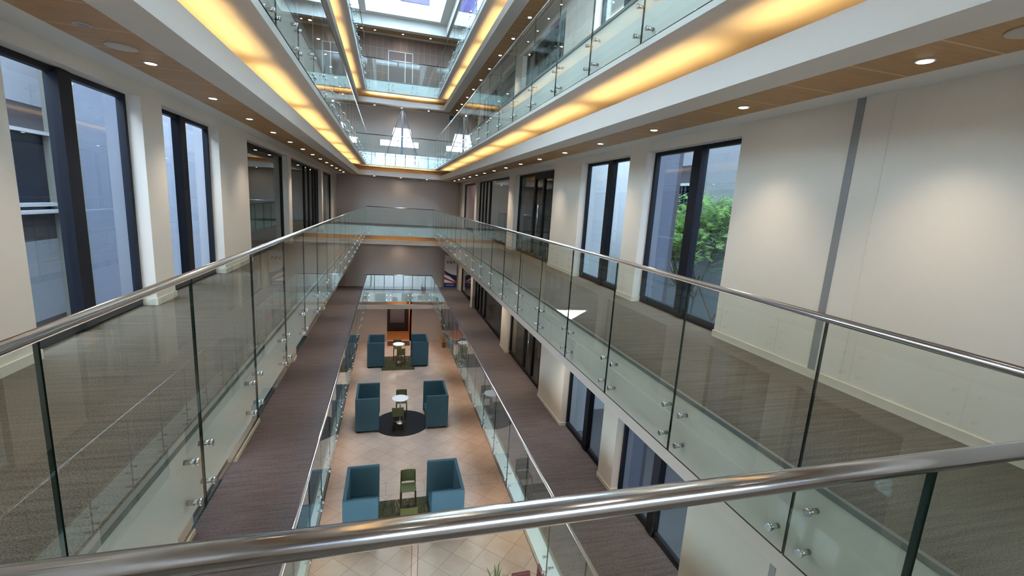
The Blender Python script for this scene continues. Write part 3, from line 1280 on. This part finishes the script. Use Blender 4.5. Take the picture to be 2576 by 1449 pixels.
rug([(0.6 + 1.11 * math.cos(2 * PI * k / 64), 17.53 + 1.11 * math.sin(2 * PI * k / 64)) for k in range(64)], 'blackrug', 'round black rug under the white table and two chairs')
rug([(-0.3, 23.45), (1.45, 23.45), (1.45, 25.65), (-0.3, 25.65)], 'leafrug', 'rectangular leaf-patterned rug at the farthest sofa pair')
rug([(-0.4, 10.85), (1.5, 10.85), (1.5, 12.63), (-0.4, 12.63)], 'leafrug', 'rectangular leaf-patterned rug at the sofa pair nearest the camera')
mt = rug([(0.0, 27.62), (1.36, 27.62), (1.36, 28.55), (0.0, 28.55)], 'mat', 'brown entrance mat in front of the far doorway', 'entrance_mat')
mt['category'] = 'mat'


def plant(x, y, z, h, n, spread, mat, label, potr=0.14, pot_h=0.28):
    e = empty('potted_plant', (x, y, z), label, 'plant')
    b = MB()
    b.lathe([(potr * 0.75, 0), (potr, pot_h), (potr * 0.9, pot_h - 0.01)], 'pot', 20)
    b.build('pot', e, smooth=True)
    b = MB()
    for k in range(n):
        a = 2 * PI * k / n + random.uniform(-.3, .3)
        d = Vector((math.cos(a), math.sin(a), 0))
        sd = Vector((-d.y, d.x, 0)) * 0.022
        p = Vector((0, 0, pot_h))
        L = random.uniform(0.7, 1.0)
        prev = p
        for j in range(1, 6):
            t = j / 5
            q = p + d * spread * L * t + Vector((0, 0, (h - pot_h) * L * (1.7 * t - 0.75 * t * t)))
            w0, w1 = 1 - abs(2 * (t - .2) - 1), 1 - abs(2 * t - 1)
            w0, w1 = max(w0, .12), max(w1, .05)
            b.face([prev - sd * w0, prev + sd * w0, q + sd * w1, q - sd * w1], mat)
            prev = q
    b.build('foliage', e)
    return e


plant(3.42, 27.1, GZ, 0.75, 26, 0.35, 'leafy', 'yellow-leaved potted plant at the far right of the ground floor')
plant(2.42, 8.42, GZ, 0.95, 18, 0.36, 'leafd', 'small spiky potted plant at the bottom edge of the photo')


def make_armchair(label):
    e = empty('maroon_chair', (0, 0, 0), label, 'chair', 0, 'maroon chairs by the plant')
    b = MB()
    b.box(-0.24, 0.24, -0.24, 0.24, 0.38, 0.46, 'maroon')
    b.build('seat', e, bevel=0.02)
    b = MB()
    b.box(-0.22, 0.22, 0.2, 0.26, 0.5, 0.86, 'maroon')
    b.build('backrest', e, bevel=0.02)
    for sx in (-1, 1):
        for sy in (-1, 1):
            b = MB()
            b.cyl((sx * 0.21, sy * 0.21, 0), (sx * 0.21, sy * 0.22, 0.6 if sy > 0 else 0.4), 0.016, 0.018, 'sofafoot', 8)
            b.build('leg', e)
    return e


mc = make_armchair('dark maroon chair at the bottom edge, next to the spiky plant')
mc.location = (2.98, 8.12, GZ)
dup(mc, (3.62, 8.25, GZ), -0.1, 'dark maroon chair at the bottom edge, half behind the glass', 'maroon chairs by the plant')

# ------------------------------------------------------------------ roll-up banner on the first floor
z = Z(-1)
bn = empty('rollup_banner', (3.68, 27.1, z), 'white roll-up banner with VIVA lettering and red and navy stripes by the far wall', 'banner')
W2 = 0.375
b = MB()
b.box(-W2 - 0.02, W2 + 0.02, -0.09, 0.09, 0, 0.06, 'steel')
b.build('base', bn)
b = MB()
b.box(-W2, W2, -0.006, 0.006, 0.06, 2.06, 'bannerwhite')
b.build('panel', bn)
b = MB()
b.cyl((0, 0.03, 0.05), (0, 0.03, 2.05), 0.012, 0.012, 'steel', 8)
b.box(-W2, W2, -0.012, 0.012, 2.05, 2.08, 'steel')
b.build('pole', bn)


def flat(pts, mat, y=-0.009):
    q = MB()
    q.face([(x, y, zz) for x, zz in pts], mat)
    return q


def stroke(q, x0, z0, x1, z1, wd, mat, y=-0.009):
    d = Vector((x1 - x0, z1 - z0)).normalized()
    nx, nz = -d.y * wd / 2, d.x * wd / 2
    q.face([(x0 - nx, y, z0 - nz), (x1 - nx, y, z1 - nz), (x1 + nx, y, z1 + nz), (x0 + nx, y, z0 + nz)], mat)


q = MB()
zt, zb = 1.74, 1.56
stroke(q, -0.25, zt, -0.18, zb, 0.04, 'ink')
stroke(q, -0.18, zb, -0.115, zt, 0.024, 'ink')
stroke(q, -0.075, zt - 0.06, -0.075, zb, 0.024, 'ink')
q.face([(-0.085, -0.009, zt - 0.03), (-0.065, -0.009, zt - 0.03), (-0.065, -0.009, zt - 0.01), (-0.085, -0.009, zt - 0.01)], 'ink')
stroke(q, -0.03, zt, 0.03, zb, 0.04, 'ink')
stroke(q, 0.03, zb, 0.095, zt, 0.024, 'ink')
stroke(q, 0.125, zb, 0.185, zt, 0.024, 'ink')
stroke(q, 0.185, zt, 0.25, zb, 0.04, 'ink')
q.build('lettering', bn)['label'] = 'dark VIVA lettering'
q = MB()


def wave(f0, f1, mat, y):
    n = 12
    for i in range(n):
        xa, xb = -W2 + 2 * W2 * i / n, -W2 + 2 * W2 * (i + 1) / n
        ta, tb2 = i / n, (i + 1) / n
        q.face([(xa, y, f0(ta)), (xb, y, f0(tb2)), (xb, y, f1(tb2)), (xa, y, f1(ta))], mat)


wave(lambda t: 0.98 - 0.42 * t, lambda t: 1.08 - 0.42 * t - 0.04 * math.sin(PI * t), 'bannerred', -0.0085)
wave(lambda t: 0.90 - 0.30 * t, lambda t: 0.94 - 0.1 * t - 0.12 * t * t, 'bannerblue', -0.009)
wave(lambda t: 1.04 - 0.62 * t, lambda t: 1.14 - 0.30 * t - 0.06 * math.sin(PI * t), 'bannerblue', -0.0095)
wave(lambda t: 0.60 - 0.28 * t, lambda t: 0.74 - 0.30 * t - 0.03 * math.sin(PI * t), 'bannerred', -0.009)
wave(lambda t: 0.07, lambda t: 0.38 - 0.02 * t, 'bannerblue', -0.0095)
for zz, w0, mm in ((0.27, 0.2, 'bannercyan'), (0.2, 0.26, 'bannerwhite')):
    for k in range(9):
        xa = -w0 + 2 * w0 * k / 9
        q.face([(xa, -0.0105, zz), (xa + 2 * w0 / 9 * 0.72, -0.0105, zz), (xa + 2 * w0 / 9 * 0.72, -0.0105, zz + 0.03), (xa, -0.0105, zz + 0.03)], mm)
q.build('stripe_print', bn)['label'] = 'red and navy swoosh print'

# hanging green banner on the third floor
z = FH
gb = empty('wall_banner', (3.72, WYF - 0.02, z), 'dark green hanging banner with yellow emblem at the far right of the third floor', 'banner')
b = MB()
b.box(-0.37, 0.37, -0.008, 0.008, 1.25, 3.12, 'green')
b.build('panel', gb)
b = MB()
b.box(-0.38, 0.38, -0.014, 0.014, 3.12, 3.15, 'bannerwhite')
b.build('top_bar', gb)
q = MB()
stroke(q, -0.02, 2.72, 0.14, 2.86, 0.05, 'yellow', -0.011)
stroke(q, -0.02, 2.74, 0.16, 2.56, 0.05, 'yellow', -0.011)
stroke(q, 0.14, 2.86, 0.3, 2.84, 0.05, 'yellow', -0.011)
stroke(q, 0.16, 2.56, 0.3, 2.6, 0.05, 'yellow', -0.011)
q.build('emblem', gb)
q = flat([(-0.34, 2.3), (-0.18, 2.3), (-0.18, 2.42), (-0.34, 2.42)], 'bannerwhite', -0.011)
q.build('tag', gb)

# steel A-frame in front of the third-floor end window
af = empty('steel_frame', (0.685, WYF - 0.32, z), 'grey steel A-frame with centre post in front of the third floor end window', 'steel frame')
b = MB()
b.box(-0.06, 0.06, -0.05, 0.05, 0, CEIL + 0.0, 'paleblue')
b.build('post', af)
for s in (-1, 1):
    b = MB()
    b.cyl((s * 0.05, 0, CEIL - 0.02), (s * 0.9, 0, 0.0), 0.03, 0.03, 'paleblue', 10)
    b.build('strut', af)

# blinds behind two of the farthest panes
b = MB()
b.box(WXR + 0.3, WXR + 0.33, 22.6, 26.4, 0.15, 2.45, 'blind')
tag(b.build('window_blind'), 'pale pink slatted blind behind the farthest right pane at eye level', 'blind')
b = MB()
b.box(WXL - 0.33, WXL - 0.3, 22.1, 25.9, 0.15, 2.45, 'blindgrey')
tag(b.build('window_blind'), 'grey slatted blind behind the farthest left pane at eye level', 'blind')
# timber counter in the first-floor office on the right
b = MB()
b.box(5.2, 5.8, 11.6, 14.6, Z(-1), Z(-1) + 1.05, 'wood')
b.box(5.1, 5.85, 11.5, 14.7, Z(-1) + 1.05, Z(-1) + 1.1, 'wood')
tag(b.build('office_counter'), 'orange timber counter seen through the first floor office door', 'counter')
for nm, en, cl, lc in (('lobby_fill', 24, (1, 0.84, 0.64), (0.68, 29.6, GZ + 2.9)), ('unseen_office_light', 60, (1, 0.86, 0.82), (5.6, 24.6, 2.4))):  # added unseen fill lights: one brightens the lobby niche, one backlights the blind
    q = bpy.data.lights.new(nm, 'POINT')
    q.energy = en
    q.color = cl
    q.shadow_soft_size = 0.15
    qo = bpy.data.objects.new(nm, q)
    COL.objects.link(qo)
    qo.location = lc
pl = bpy.data.lights.new('unseen_office_light', 'POINT')
pl.energy = 60
pl.color = (1, 0.7, 0.4)
pl.shadow_soft_size = 0.2
po = bpy.data.objects.new('unseen_office_light', pl)
COL.objects.link(po)
po.location = (6.0, 13.0, Z(-1) + 2.5)
